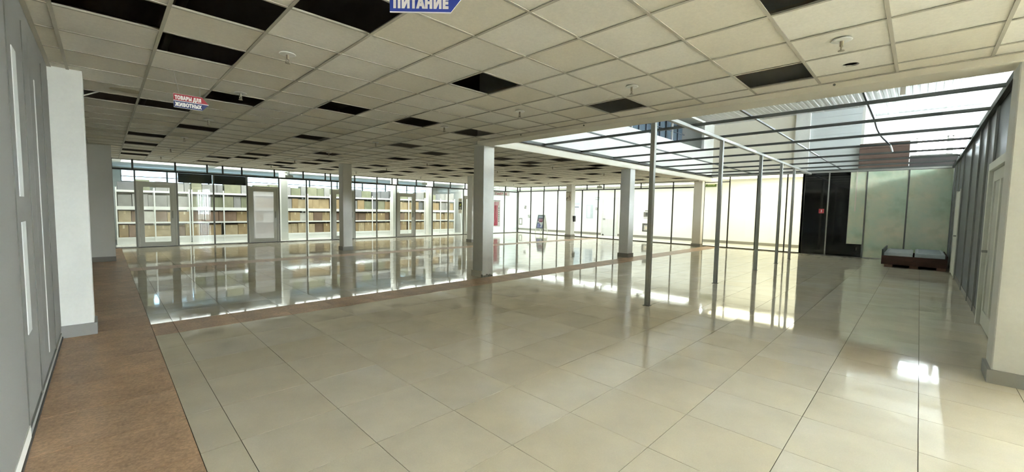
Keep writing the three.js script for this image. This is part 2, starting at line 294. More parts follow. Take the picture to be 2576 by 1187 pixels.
// ================================================================ GLASS SHOP FRONT ON THE FAR LEFT
const TR = 2.54;
{
  const s = thing('shop_front', 'dark framed glass shop front before the shelves of boxes', 'shop front', [0, 0, ZS], 0, null, 'structure');
  const mx = [.2, .73, 1.785, 2.81, 3.85, 4.93, 5.96, 6.98, 8.0, 9.055, 10.07, 11.11, 12.14, 13.16, 14.19, 15.25, 16.3, 17.38, 18.5];
  const doors = new Set([1, 4, 7, 10, 14]);
  mx.forEach((x, k) => { add('mullion', bx(x - .022, 0, -.03, x + .022, TR, .03), M.frame, s); });
  const up = [.2, .69, 1.76, 2.64, 3.1, 3.69, 4.78, 5.84, 6.72, 6.94, 8.0, 9.07, 9.84, 10.13, 11.18, 12.22, 13.29, 14.3, 15.3, 16.4, 17.45, 18.5];
  up.forEach((x) => add('upper_mullion', bx(x - .025, TR, -.03, x + .025, CE, .03), M.dark, s));
  add('transom', bx(.17, TR - .028, -.035, XS, TR + .028, .035), M.dark, s);
  add('head_rail', bx(.17, CE - .03, -.02, XS, CE, .02), M.doorframe, s);
  for (let k = 0; k + 1 < mx.length; k++) {
    const a = mx[k] + .022, b = mx[k + 1] - .022;
    if (!doors.has(k)) { add('glass_pane', bx(a, .03, -.006, b, TR - .028, .006), M.glass, s); add('bottom_rail', bx(a, 0, -.025, b, .035, .025), M.frame, s); }
    else add('glass_pane', bx(a, 2.17, -.006, b, TR - .028, .006), M.glass, s);
  }
  for (let k = 0; k + 1 < up.length; k++) add('upper_pane', bx(up[k] + .025, TR + .028, -.006, up[k + 1] - .025, CE - .03, .006), M.glass, s);
  const dl = ['closed grey framed glass door by the wall return', 'grey framed door with frosted glass left of the white pier', 'grey framed glass door behind the white column', 'grey framed glass door in the middle of the box shop front', 'grey framed glass door with leaning white tubes behind it'];
  let n = 0;
  for (const k of doors) {
    const a = mx[k] + .022, b = mx[k + 1] - .022, d = thing('door_' + (n + 1), dl[n], 'door', [0, 0, ZS], 0, null, 'structure');
    const f = .055, y1 = 2.17, st = .11;
    add('door_frame', merge([bx(a, 0, -.035, a + f, y1, .04), bx(b - f, 0, -.035, b, y1, .04), bx(a + f, y1 - f, -.035, b - f, y1, .04)]), M.doorframe, d);
    const la = a + f + .006, lb = b - f - .006, lt = y1 - f - .006;
    const leaf = add('door_leaf', merge([bx(la, .03, -.025, la + st, lt, .03), bx(lb - st, .03, -.025, lb, lt, .03), bx(la + st, lt - .12, -.025, lb - st, lt, .03), bx(la + st, .03, -.025, lb - st, .17, .03)]), M.doorframe, d);
    add('door_glass', bx(la + st, .17, -.004, lb - st, lt - .12, .004), n === 1 ? M.frost : M.glass, leaf);
    add('threshold', bx(a, 0, -.05, b, .022, .05), M.dark, d);
    add('handle', merge([bx(lb - st / 2 - .012, .98, .03, lb - st / 2 + .012, 1.2, .07), bx(lb - st / 2 - .02, .96, .028, lb - st / 2 + .02, 1.22, .036)]), M.steel, leaf);
    n++;
  }
  // black fascia panels hung inside the glass
  for (const [a, b] of [[1.83, 2.79], [2.83, 3.83]]) { const p = add('signboard', cbx(a, 2.19, ZS - .1, b, 2.51, ZS - .07, .004), M.black); tag(p, a < 2 ? 'black fascia panel hung over the glass beside the closed door' : 'black fascia panel hung over the glass beside the frosted door', 'panel', 'black fascia panels'); }
}

// ================================================================ SHOP OF BOXES BEHIND IT
{
  const w = thing('wall_back_shop', 'white shop walls with a high strip of windows behind the shelves', 'wall', [0, 0, 0], 0, null, 'structure');
  const zb = -22.3;
  for (const b of [[-.2, 0, zb - .2, 15.4, 2.3, zb], [-.2, 2.75, zb - .2, 15.4, 3.4, zb], [-.2, 2.3, zb - .2, .5, 2.75, zb], [14.6, 2.3, zb - .2, 15.4, 2.75, zb]]) add('wall_body', bx(...b), M.white, w);
  tag(add('wall_shop_left', bx(0, 0, zb, .17, CE + .004, ZS - .1), M.white), 'white side wall of the shop behind the wall return', 'wall', null, 'structure');
  tag(add('wall_shop_right', bx(15.3, 0, zb, 15.4, CE + .004, ZS - .06), M.white), 'white side wall between the box shop and the corner shop', 'wall', null, 'structure');
  tag(add('ceiling_shop', bx(0, CE + .005, zb - .2, XS + .2, CE + .1, ZS + .02), M.ceilplain), 'plain pale ceiling of the shop of boxes', 'ceiling', null, 'structure');
  tag(add('floor_shop', bx(0, -.02, zb, XS + .2, -.0005, ZS - .001), P({ color: 0xe6e4dc, roughness: .2 })), 'pale floor of the shop of boxes', 'floor', null, 'structure');
  const f = thing('window_2', 'high strip of windows at the back of the box shop', 'window', [0, 0, zb], 0, null, 'structure');
  for (let k = 0; k <= 10; k++) { const x = .5 + k * 1.41; add('window_frame', bx(x - .03, 2.3, -.12, x + .03, 2.75, -.06), M.frame, f); }
  add('window_frame', merge([bx(.5, 2.5, -.12, 14.6, 2.53, -.06), bx(.5, 2.3, -.12, 14.6, 2.33, -.06)]), M.frame, f);
  for (let k = 0; k < 10; k++) { const x = .5 + k * 1.41; add('window_pane', bx(x + .03, 2.33, -.1, x + 1.38, 2.75, -.09), M.glassTint, f); }
  for (const [x, l] of [[5.35, 'white pier inside the shop beside the frosted door'], [10.45, 'white pier inside the shop behind the middle glass door'], [12.55, 'white pier inside the shop between the right-hand shelves']]) { const p = thing('shop_pier', l, 'pier', [x, 0, -18.95]); add('pier_body', cbx(-.13, 0, -.13, .13, CE, .13, .006), M.white, p); add('pier_skirting', bx(-.14, 0, -.14, .14, .08, .14), M.plasticWhite, p); }
  // shelving units
  const Zf = -19.55, Zk = -20.1, boards = [[.2, .25], [.73, .79], [1.22, 1.34], [1.84, 1.91]];
  const sl = ['beside the wall return', 'behind the frosted door', 'left of the white column', 'behind the white column', 'behind the middle glass door', 'right of the middle glass door', 'ending at the leaning tubes'];
  for (let u = 0; u < 7; u++) {
    const x0 = .28 + u * 2.07, x1 = x0 + 2.03, t = thing('shelving_unit', 'white steel shelving unit full of boxes ' + sl[u], 'shelving', [0, 0, 0], 0, 'white shelving units in the shop');
    for (const x of [x0 + .02, (x0 + x1) / 2, x1 - .02]) for (const z of [Zf, Zk]) add('upright', bx(x - .018, 0, z - .02, x + .018, 2.0, z + .02), M.shelf, t);
    for (const [a, b] of boards) add('shelf_board', bx(x0, a, Zk + .02, x1, b, Zf - .005), M.shelf, t);
    add('back_panel', bx(x0, .25, Zk - .02, x1, 1.84, Zk - .01), S(0x8d8377, .9), t);
    add('kick_panel', bx(x0, 0, Zf - .05, x1, .2, Zf - .03), M.shelf, t);
  }
  // boxes, each one its own thing
  const tones = { tan: ['tan', [0xb59d78, 0xbfa984, 0xab9470, 0xc6b494]], grey: ['grey', [0x9b9a98, 0x86878a, 0xaba9a6]], brown: ['dark brown', [0x86705f, 0x937a68]], green: ['grey-green', [0x8d9077, 0x9a9a82]], red: ['red', [0xb5625a]], white: ['white', [0xe6e3dc]] };
  const mats = {}; for (const [k, [, cs]] of Object.entries(tones)) mats[k] = cs.map((c) => S(c, .85, { map: texCard }));
  const rows = ['lowest', 'second', 'third', 'top'], floors = [.25, .79, 1.34, 1.91], tops = [.45, .40, .46, .42];
  const tape = S(0xd9c9a4, .4);
  for (let r = 0; r < 4; r++) {
    let x = .34;
    while (x < 14.6) {
      const wd = r === 3 ? rr(.3, .6) : rr(.24, .46); const b = Math.min(x + wd, 14.7);
      const uEdge = .28 + Math.ceil((x - .28 + .02) / 1.035) * 1.035; let x1 = b; if (x1 > uEdge - .025 && x < uEdge - .15) x1 = uEdge - .025; else if (x > uEdge - .15) { x = uEdge + .025; continue; }
      const q = rnd(); let k = 'tan';
      if (r === 3) k = q < .75 ? 'grey' : 'green'; else if (r === 2) k = x < 4 ? (q < .6 ? 'grey' : 'green') : (q < .2 ? 'grey' : q < .35 ? 'green' : 'tan'); else if (r === 1) k = q < .28 ? 'brown' : q < .31 ? 'red' : q < .42 ? 'white' : 'tan'; else k = q < .15 ? 'brown' : 'tan';
      const h = (r === 3 ? rr(.28, .42) : tops[r] * rr(.86, .985)), dz = rr(0, .07), m = mats[k][Math.floor(rnd() * mats[k].length)], y = floors[r] + .001;
      const zf = Zf - .03 - dz, dp = .4;
      const o = thing('cardboard_box', `${tones[k][0]} carton on the ${rows[r]} shelf of the unit ${sl[Math.min(6, Math.floor((x - .28) / 2.07))]}`, 'box', [(x + x1) / 2, y, zf - dp / 2], 0, 'cardboard boxes on the shop shelves');
      const hw = (x1 - x) / 2 - .004;
      if (hw > .05) {
        add('carton', [cbx(-hw, 0, -dp / 2, hw, h * .985, dp / 2, .005), bx(-hw, h * .985, -dp / 2, -.003, h, dp / 2), bx(.003, h * .985, -dp / 2, hw, h, dp / 2)], m, o);
        if (k === 'tan' && r < 2) add('packing_tape', bx(-.025, h * .72, dp / 2, .025, h + .001, dp / 2 + .002), tape, o);
      } else scene.remove(o);
      x = x1 + rr(.002, .01);
    }
  }
  // leaning white tubes and a yellow-black sticker board by the last door
  const tu = [[14.45, 1.9], [14.75, 1.75]]; tu.forEach(([x, h], k) => { const m = add('cardboard_tube', (() => { const g = new THREE.CylinderGeometry(.045, .045, h, 14); g.rotateX(-.12); g.translate(x, h / 2 + .01, -18.55); return g; })(), M.paper); tag(m, k ? 'shorter white tube leaning behind the last glass door' : 'taller white tube leaning behind the last glass door', 'tube'); });
}
function canvasMat(w, h, draw, rough = .5) {
  const c = document.createElement('canvas'); c.width = w; c.height = h; const g = c.getContext('2d'); draw(g, w, h);
  const t = new THREE.CanvasTexture(c); t.colorSpace = THREE.SRGBColorSpace; t.magFilter = THREE.LinearFilter;
  return new THREE.MeshStandardMaterial({ map: t, roughness: rough });
}
// a thin flat sign: printed face on a body, standing in the xy plane facing +z
function flatSign(o, w, h, mat, body = M.plasticWhite, t = .006) {
  add('board', bx(-w / 2, -h / 2, -t, w / 2, h / 2, 0), body, o);
  const p = new THREE.PlaneGeometry(w * .995, h * .995); p.translate(0, 0, .001); add('printed_face', p, mat, o);
}
{
  const o = thing('sticker_sign', 'black and yellow vertical sticker on the glass near the last shop door', 'sign', [13.97, 1.6, ZS + .012]);
  flatSign(o, .24, .82, canvasMat(96, 320, (g, w, h) => {
    g.fillStyle = '#f4f2ea'; g.fillRect(0, 0, w, h); g.fillStyle = '#2c2d22'; g.fillRect(0, 74, w, 170);
    g.fillStyle = '#9a9a90'; for (let k = 0; k < 4; k++) g.fillRect(20, 16 + k * 12, 56, 6);
    g.save(); g.translate(w / 2, 160); g.rotate(-Math.PI / 2); g.font = 'bold 62px sans-serif'; g.textAlign = 'center'; g.textBaseline = 'middle'; g.fillStyle = '#e3ea5a'; g.fillText('%', 24, 0); g.fillStyle = '#f2f2e4'; g.fillText('III', -52, 0); g.restore();
    g.fillStyle = '#c9c9c0'; for (let k = 0; k < 4; k++) g.fillRect(18, 262 + k * 12, 60, 5);
  }));
}

// ================================================================ SMALL BRIGHT SHOP IN THE FAR CORNER
{
  const w = thing('wall_corner_shop', 'white walls of the small bright shop behind the corner glass', 'wall', [0, 0, 0], 0, null, 'structure');
  add('wall_body', merge([bx(15.4, 0, -20.9, 22, CE + .05, -20.75), bx(15.4, 0, -20.8, 15.5, CE, ZS - .06)]), S(0xe4eef0, .8), w);
  const d = thing('door_6', 'pale blue shop door behind the glass corner', 'door', [17.75, 0, -20.74], 0, null, 'structure');
  add('door_frame', merge([bx(-.62, 0, 0, -.54, 2.3, .06), bx(.54, 0, 0, .62, 2.3, .06), bx(-.54, 2.22, 0, .54, 2.3, .06)]), M.doorframe, d);
  const lf = add('door_leaf', bx(-.54, .02, 0, .54, 2.22, .03), S(0xcfe6ea, .4), d); add('handle', bx(-.4, 1.02, .03, .35, 1.07, .06), M.steel, lf);
  const o = thing('fascia_sign', 'pink lettered fascia sign above the red poster in the corner shop', 'sign', [17.6, 2.43, -18.6]);
  flatSign(o, 1.5, .27, canvasMat(512, 96, (g, w2, h2) => { g.fillStyle = '#fbeef2'; g.fillRect(0, 0, w2, h2); g.fillStyle = '#d8305f'; g.font = 'bold 74px sans-serif'; g.textBaseline = 'middle'; g.textAlign = 'center'; g.fillText('ГамЕР чА', w2 / 2, h2 / 2 + 4); }));
  for (const x of [-.6, .6]) add('bracket', bx(x - .01, .135, -.015, x + .01, CE - 2.43, -.005), M.steel, o);
  const p = thing('poster', 'tall red poster hung inside the corner shop', 'poster', [17.36, 1.17, -18.7]);
  flatSign(p, .56, 1.62, canvasMat(160, 500, (g, w2, h2) => {
    g.fillStyle = '#f6e4ea'; g.fillRect(0, 0, w2, h2); g.fillStyle = '#cf3f5e'; g.fillRect(8, 30, 92, h2 - 50); g.fillStyle = '#eda3b5'; g.fillRect(16, 20, 110, 70);
    g.strokeStyle = '#f3c3d0'; g.lineWidth = 4; g.beginPath(); g.moveTo(20, 420); g.lineTo(85, 150); g.moveTo(20, 150); g.lineTo(85, 340); g.stroke();
    g.fillStyle = '#6a5a5e'; for (let k = 0; k < 7; k++) g.fillRect(118, 130 + k * 42, 18, 26);
  }));
  add('hanging_rail', merge([bx(-.29, .81, -.02, .29, .84, .01), bx(-.2, .84, -.008, -.19, CE - 1.17, 0), bx(.19, .84, -.008, .2, CE - 1.17, 0)]), M.steel, p);
}

// ================================================================ GLASS FRONT OF THE RIGHT CORRIDOR
const XB = 21.3;
{
  const s = thing('corridor_front', 'dark framed glass front of the bright corridor', 'shop front', [XS, 0, 0], 0, null, 'structure');
  const bays = [[-18.05, -16.96, -15.92, -14.86, -13.95], [-13.86, -13.15, -12.12, -11.14, -10.08, -9.1, -8.1, -6.98]];
  for (const b of bays) {
    b.forEach((z) => add('mullion', bx(-.03, 0, z - .02, .03, 2.58, z + .02), M.dark, s));
    for (let k = 0; k + 1 < b.length; k++) {
      add('glass_pane', bx(-.006, .03, b[k] + .02, .006, 2.555, b[k + 1] - .02), M.glass, s);
      add('bottom_rail', bx(-.025, 0, b[k] + .02, .025, .035, b[k + 1] - .02), M.dark, s);
      add('upper_pane', bx(-.006, 2.605, b[k] + .02, .006, CE - .03, b[k + 1] - .02), M.glass, s);
    }
    add('transom', bx(-.03, 2.555, b[0], .03, 2.605, b[b.length - 1]), M.dark, s);
  }
  for (const z of [-17.9, -16.96, -15.9, -14.8, -13.84, -12.85, -11.8, -10.8, -9.7, -8.1, -7.0]) add('upper_mullion', bx(-.03, 2.605, z - .02, .03, CE, z + .02), M.dark, s);
  add('head_rail', bx(-.02, CE - .03, ZS, .02, CE, -6.98), M.frame, s);
  // tall bays facing the void
  const tall = [-6.72, -5.7, -4.67, -3.66, -3.13];
  tall.forEach((z) => add('mullion', bx(-.03, 0, z - .02, .03, 3.0, z + .02), M.dark, s));
  for (let k = 0; k + 1 < tall.length; k++) { add('glass_pane', bx(-.006, .03, tall[k] + .02, .006, 2.98, tall[k + 1] - .02), M.glass, s); add('bottom_rail', bx(-.025, 0, tall[k] + .02, .025, .035, tall[k + 1] - .02), M.dark, s); }
  add('transom', bx(-.03, 2.76, -6.7, .03, 2.79, -5.72), M.dark, s);
  add('head_rail', bx(-.05, 2.98, -6.72, .05, 3.05, .7), M.steel, s);
  // opaque jamb next to the beige column
  add('white_jamb', bx(-.1, 0, -6.96, .1, 2.8, -6.75), M.white, s);

  // black glass double leaf and green film panes
  const d = thing('door_7', 'black glass double door panels with a bright metal post between', 'door', [XS, 0, 0], 0, null, 'structure');
  add('door_panel', bx(-.012, .03, -3.1, .012, 2.97, -2.405), M.blackglass, d);
  const q = add('door_panel', merge([bx(-.012, .03, -2.365, .012, .455, -1.39), bx(-.012, .455, -2.365, .012, 2.97, -1.8)]), M.blackglass, d);
  add('lock_plate', bx(-.02, .24, -1.52, -.012, .34, -1.5), M.steel, q);
  add('door_post', bx(-.03, 0, -2.405, .03, 2.98, -2.365), M.steel, d);
  add('door_post', bx(-.03, 0, -3.15, .03, 2.98, -3.1), M.frame, d);
  const g = thing('film_partition', 'partition of glass panes covered with cloudy green film', 'glass partition', [XS, 0, 0], 0, null, 'structure');
  add('film_pane', bx(-.01, .46, -1.79, .01, 2.97, -1.37), M.film, g);
  add('film_pane', bx(-.01, .03, -1.33, .01, 2.97, -.34), M.film, g);
  add('film_pane', bx(-.01, .03, -.3, .01, 2.97, .66), M.film, g);
  add('mullion', bx(-.03, 1.6, -1.64, -.012, 2.98, -1.6), M.cream, g);
  for (const z of [-1.35, -.32]) add('mullion', bx(-.025, 0, z - .02, .025, 2.98, z + .02), M.frame, g);
  add('bottom_rail', bx(-.02, 0, -1.37, .02, .03, .66), M.doorframe, g);
  add('backing_wall', bx(.1, 0, -3.2, .2, 3.0, .8), M.grey, g);

  // corridor behind
  const w = thing('wall_corridor', 'white corridor wall with grey skirting behind the glass', 'wall', [0, 0, 0], 0, null, 'structure');
  add('wall_body', merge([bx(XB, 0, -22, XB + .15, 3.4, -2.9), bx(XS + .1, 0, -3.2, XB, 3.4, -3.05)]), M.warmwall, w);
  add('skirting', merge([bx(XB - .02, 0, -20.8, XB, .13, -3.2)]), M.skirt, w);
  add('corridor_ceiling', merge([bx(XS, CE + .005, -21, XB + .1, CE + .1, -6.9), bx(XS, 3.06, -6.9, XB + .1, 3.2, -3.05)]), M.ceilplain, w);
  add('corridor_floor', bx(XS + .001, -.02, -21, XB, .001, .8), P({ color: 0xe4e0d6, roughness: .2 }), w);
}
{ // things on the corridor wall
  const put = (name, label, cat, z, y, w, h, mat, body) => { const o = thing(name, label, cat, [XB - .012, y, z], -Math.PI / 2); flatSign(o, w, h, mat, body); return o; };
  put('exit_sign', 'small green exit sign high on the corridor wall', 'sign', -7.45, 2.86, .62, .24, canvasMat(192, 72, (g, w, h) => { g.fillStyle = '#5f7a2a'; g.fillRect(0, 0, w, h); g.fillStyle = '#dfe8a8'; g.fillRect(62, 24, 90, 22); g.beginPath(); g.moveTo(150, 14); g.lineTo(178, 35); g.lineTo(150, 56); g.fill(); g.fillRect(22, 18, 14, 36); }));
  put('notice_board', 'pale blue notice board with headed sheet beside the pasted column', 'notice', -15.55, 1.55, .85, 1.2, canvasMat(170, 240, (g, w, h) => { g.fillStyle = '#dfe9f4'; g.fillRect(0, 0, w, h); g.fillStyle = '#b9cfd6'; g.fillRect(25, 40, 120, 30); g.fillStyle = '#6f7686'; g.fillRect(25, 88, 110, 14); g.fillStyle = '#cfd9e6'; g.fillRect(25, 120, 120, 90); }));
  put('notice_board', 'grey glazed notice cabinet right of the pale blue board', 'notice', -14.55, 1.5, .75, 1.15, canvasMat(150, 230, (g, w, h) => { g.fillStyle = '#e8eef4'; g.fillRect(0, 0, w, h); g.fillStyle = '#b7c0c8'; g.fillRect(40, 50, 100, 170); g.fillStyle = '#cfd6dc'; g.fillRect(50, 60, 50, 150); }));
  put('wall_plate', 'small grey lettered plate above the switch on the corridor wall', 'sign', -13.95, 2.2, .3, .2, canvasMat(96, 64, (g, w, h) => { g.fillStyle = '#a9a79d'; g.fillRect(0, 0, w, h); g.fillStyle = '#e9e7dd'; g.fillRect(8, 24, 80, 12); }));
  put('light_switch', 'small grey switch on the corridor wall below the plate', 'switch', -14.0, 1.58, .14, .16, canvasMat(32, 32, (g) => { g.fillStyle = '#8f8f8b'; g.fillRect(0, 0, 32, 32); g.fillStyle = '#c9c9c4'; g.fillRect(8, 8, 16, 16); }));
  put('poster', 'small dark poster above the framed picture near the steel post', 'poster', -10.75, 1.3, .5, .5, canvasMat(96, 96, (g, w, h) => { g.fillStyle = '#f0efe8'; g.fillRect(0, 0, w, h); g.fillStyle = '#77736c'; g.fillRect(18, 22, 60, 52); g.fillStyle = '#3f3d3a'; g.fillRect(40, 30, 26, 30); g.fillStyle = '#8c8982'; g.fillRect(34, 2, 40, 12); g.fillRect(20, 82, 50, 6); }));
  put('picture_frame', 'small dark framed picture low on the corridor wall', 'picture', -10.75, .58, .42, .46, canvasMat(96, 96, (g, w, h) => { g.fillStyle = '#5b5854'; g.fillRect(0, 0, w, h); g.fillStyle = '#b9b5ad'; g.fillRect(22, 22, 60, 60); g.fillStyle = '#d9c9b4'; g.beginPath(); g.arc(52, 52, 16, 0, 7); g.fill(); }));
  put('electric_socket', 'upper grey control plate near the glass corner', 'switch', -19.95, 1.62, .2, .24, canvasMat(32, 32, (g) => { g.fillStyle = '#7d7d78'; g.fillRect(0, 0, 32, 32); g.fillStyle = '#b9b9b4'; g.fillRect(4, 4, 10, 10); g.fillRect(18, 18, 10, 10); }));
  put('electric_socket', 'lower grey control plate near the glass corner', 'switch', -19.6, .98, .2, .22, canvasMat(32, 32, (g) => { g.fillStyle = '#8a8a84'; g.fillRect(0, 0, 32, 32); g.fillStyle = '#c4c4be'; g.fillRect(18, 4, 10, 10); g.fillRect(4, 18, 10, 10); }));
  put('picture_frame', 'pale framed notice under the small black sign at the corner', 'picture', -20.4, .6, .34, .5, canvasMat(64, 96, (g, w, h) => { g.fillStyle = '#8f8f88'; g.fillRect(0, 0, w, h); g.fillStyle = '#eceae2'; g.fillRect(14, 18, 36, 62); }));
  // corridor door with a bright glazed upper half
  const d = thing('door_8', 'white corridor door with a bright glazed upper half', 'door', [XB - .001, 0, -13.05], -Math.PI / 2, null, 'structure');
  add('door_frame', merge([bx(-.55, 0, 0, -.47, 2.25, .06), bx(.47, 0, 0, .55, 2.25, .06), bx(-.47, 2.17, 0, .47, 2.25, .06)]), S(0xd9d9d6, .5), d);
  const lf = add('door_leaf', merge([bx(-.47, .01, .0, .47, 1.0, .035), bx(-.47, 2.0, 0, .47, 2.17, .035), bx(-.47, 1.0, 0, -.32, 2.0, .035), bx(.32, 1.0, 0, .47, 2.0, .035)]), S(0xdedede, .5), d);
  add('door_glass', bx(-.32, 1.0, .01, .32, 2.0, .02), P({ color: 0xffffff, roughness: .2, clearcoat: 1 }), lf);
  add('handle', bx(-.43, .98, .035, -.3, 1.01, .09), M.steel, lf);
  const st = thing('door_stop', 'small dark door stop on the corridor floor', 'door stop', [XB - .25, 0, -13.35]); add('stop_body', cyl(.06, .05, .07, 0, .001, 0), M.dark, st); add('stop_buffer', cyl(.03, .03, .03, 0, .071, 0), M.grey, st);
}
{ // notice and black box on the far column
  const o = thing('pasted_notice', 'worn pasted notice with pictograms on the white column', 'notice', [18.03, 2.22, -13.68], -Math.PI / 2);
  flatSign(o, .34, .5, canvasMat(140, 210, (g, w, h) => { g.fillStyle = '#d4ccbe'; g.fillRect(0, 0, w, h); g.fillStyle = '#55504a'; g.fillRect(0, 0, w, 10); g.strokeStyle = '#8f6a5c'; g.lineWidth = 8; g.beginPath(); g.moveTo(70, 150); g.lineTo(100, 60); g.lineTo(130, 150); g.closePath(); g.stroke(); g.fillStyle = '#4b463f'; g.beginPath(); g.arc(112, 36, 10, 0, 7); g.arc(118, 180, 10, 0, 7); g.fill(); g.fillRect(92, 100, 14, 34); g.beginPath(); g.ellipse(28, 150, 12, 34, .3, 0, 7); g.fill(); g.fillRect(4, 190, 22, 8); }));
  const b = thing('black_box', 'small black wall box on the side of the white far column', 'box', [18.3, 1.0, -13.475]);
  add('box_body', cbx(-.06, -.16, -.02, .1, .16, .05, .006), M.black, b); add('box_lid', cbx(-.05, -.14, .05, .09, .14, .056, .002), M.dark, b);
}
{ // A-board in the corridor
  const o = thing('sandwich_board', 'white folding sandwich board with a purple and red poster in the corridor', 'sign board', [19.15, 0, -16.55], -Math.PI / 2 - .12);
  const tilt = .2, face = new THREE.Group(), back = new THREE.Group(); face.name = 'front_leaf'; back.name = 'rear_leaf'; o.add(face, back);
  for (const [gr, sgn] of [[face, 1], [back, -1]]) {
    gr.position.set(0, 1.16, 0); gr.rotation.x = -sgn * tilt;
    add('leaf_frame', merge([bx(-.34, -1.17, -.012, -.3, 0, .012), bx(.3, -1.17, -.012, .34, 0, .012), bx(-.3, -.04, -.012, .3, 0, .012), bx(-.3, -.9, -.012, .3, -.86, .012)]), M.plasticWhite, gr);
    add('leaf_panel', bx(-.3, -.86, -.004, .3, -.04, .004), M.plasticWhite, gr);
  }
  const p = new THREE.PlaneGeometry(.6, .82); p.translate(0, -.45, .006);
  add('poster_face', p, canvasMat(180, 250, (g, w, h) => { g.fillStyle = '#59567a'; g.fillRect(0, 0, w, h); g.fillStyle = '#c7c6dc'; g.fillRect(20, 14, 140, 34); g.fillStyle = '#8d2f55'; g.fillRect(24, 62, 130, 80); g.fillStyle = '#d9a7bf'; g.fillRect(30, 70, 116, 12); g.fillRect(30, 92, 116, 10); g.fillStyle = '#8f86d0'; g.fillRect(18, 156, 144, 80); g.fillStyle = '#f4eef6'; g.beginPath(); g.arc(30, 128, 16, 0, 7); g.arc(146, 138, 18, 0, 7); g.arc(126, 214, 18, 0, 7); g.fill(); g.fillStyle = '#4f479c'; g.beginPath(); g.arc(84, 190, 16, 0, 7); g.fill(); }), face);
}
{ // red plate on the black door
  const o = thing('door_plate', 'small red square plate on the black glass door', 'sign', [XS - .014, 1.6, -2.56], -Math.PI / 2);
  flatSign(o, .16, .16, canvasMat(64, 64, (g) => { g.fillStyle = '#b8404a'; g.fillRect(0, 0, 64, 64); g.fillStyle = '#f6e0e0'; g.fillRect(26, 14, 12, 36); }));
}

// ================================================================ STEEL FRAME IN THE VOID
{
  const f = thing('steel_frame', 'welded steel posts and bar grid spanning the void', 'frame', [0, 0, 0]);
  const PZ = -2.95, GY = 3.0;
  for (const x of [5.99, 9.0, 11.93, 14.1, 15.8]) { const p = add('post', cbx(x - .035, 0, PZ - .035, x + .035, GY - .06, PZ + .035, .006), M.steel, f); add('foot_plate', bx(x - .05, 0, PZ - .05, x + .05, .008, PZ + .05), M.frame, p); }
  add('main_beam', cbx(5.87, GY - .06, PZ - .035, XS - .05, GY + .0, PZ + .035, .005), M.steel, f);
  const xs = [7.5, 8.97, 10.58, 12.1, 13.75, 15.25, 16.7, 18.0];
  for (const x of [5.99, ...xs]) add('cross_bar', bx(x - .022, GY, ZV + .02, x + .022, GY + .044, ZR - .02), M.bar, f);
  for (const z of [-2.04, -4.84]) add('long_bar', bx(5.87, GY + .044, z - .015, XS - .05, GY + .07, z + .015), M.bar, f);
  add('edge_angle', merge([bx(5.87, GY - .03, ZV + .002, XS - .05, GY + .05, ZV + .03), bx(5.87, GY - .03, ZV + .03, XS - .05, GY - .024, ZV + .11)]), M.bar, f);
  add('edge_angle', merge([bx(5.97, GY - .03, ZR - .06, XS - .05, GY + .05, ZR - .02)]), M.bar, f);
  const c = add('cable', tube([[5.9, 3.06, -.58], [7.2, 3.075, -.62], [9, 3.07, -.63], [10.2, 3.06, -.65], [11.0, 3.02, -.62], [11.5, 2.93, -.52]], .014), M.black); tag(c, 'black cable lying over the bar grid and drooping at its end', 'cable');
  const e = add('cable_end', tube([[11.5, 2.93, -.52], [11.58, 2.88, -.5], [11.62, 2.8, -.48]], .016, 8), M.paper); c.add(e); e.name = 'taped_end';
  for (const [z, l] of [[-.2, 'small white paper clip hanging from the downstand beam near the pillar'], [-1.1, 'small white paper scrap stuck to the downstand beam edge']]) tag(add('paper_scrap', bx(BX1 + .002, z < -1 ? 2.79 : 2.72, z - .02, BX1 + .006, 2.83, z + .02), M.paper), l, 'paper');
}

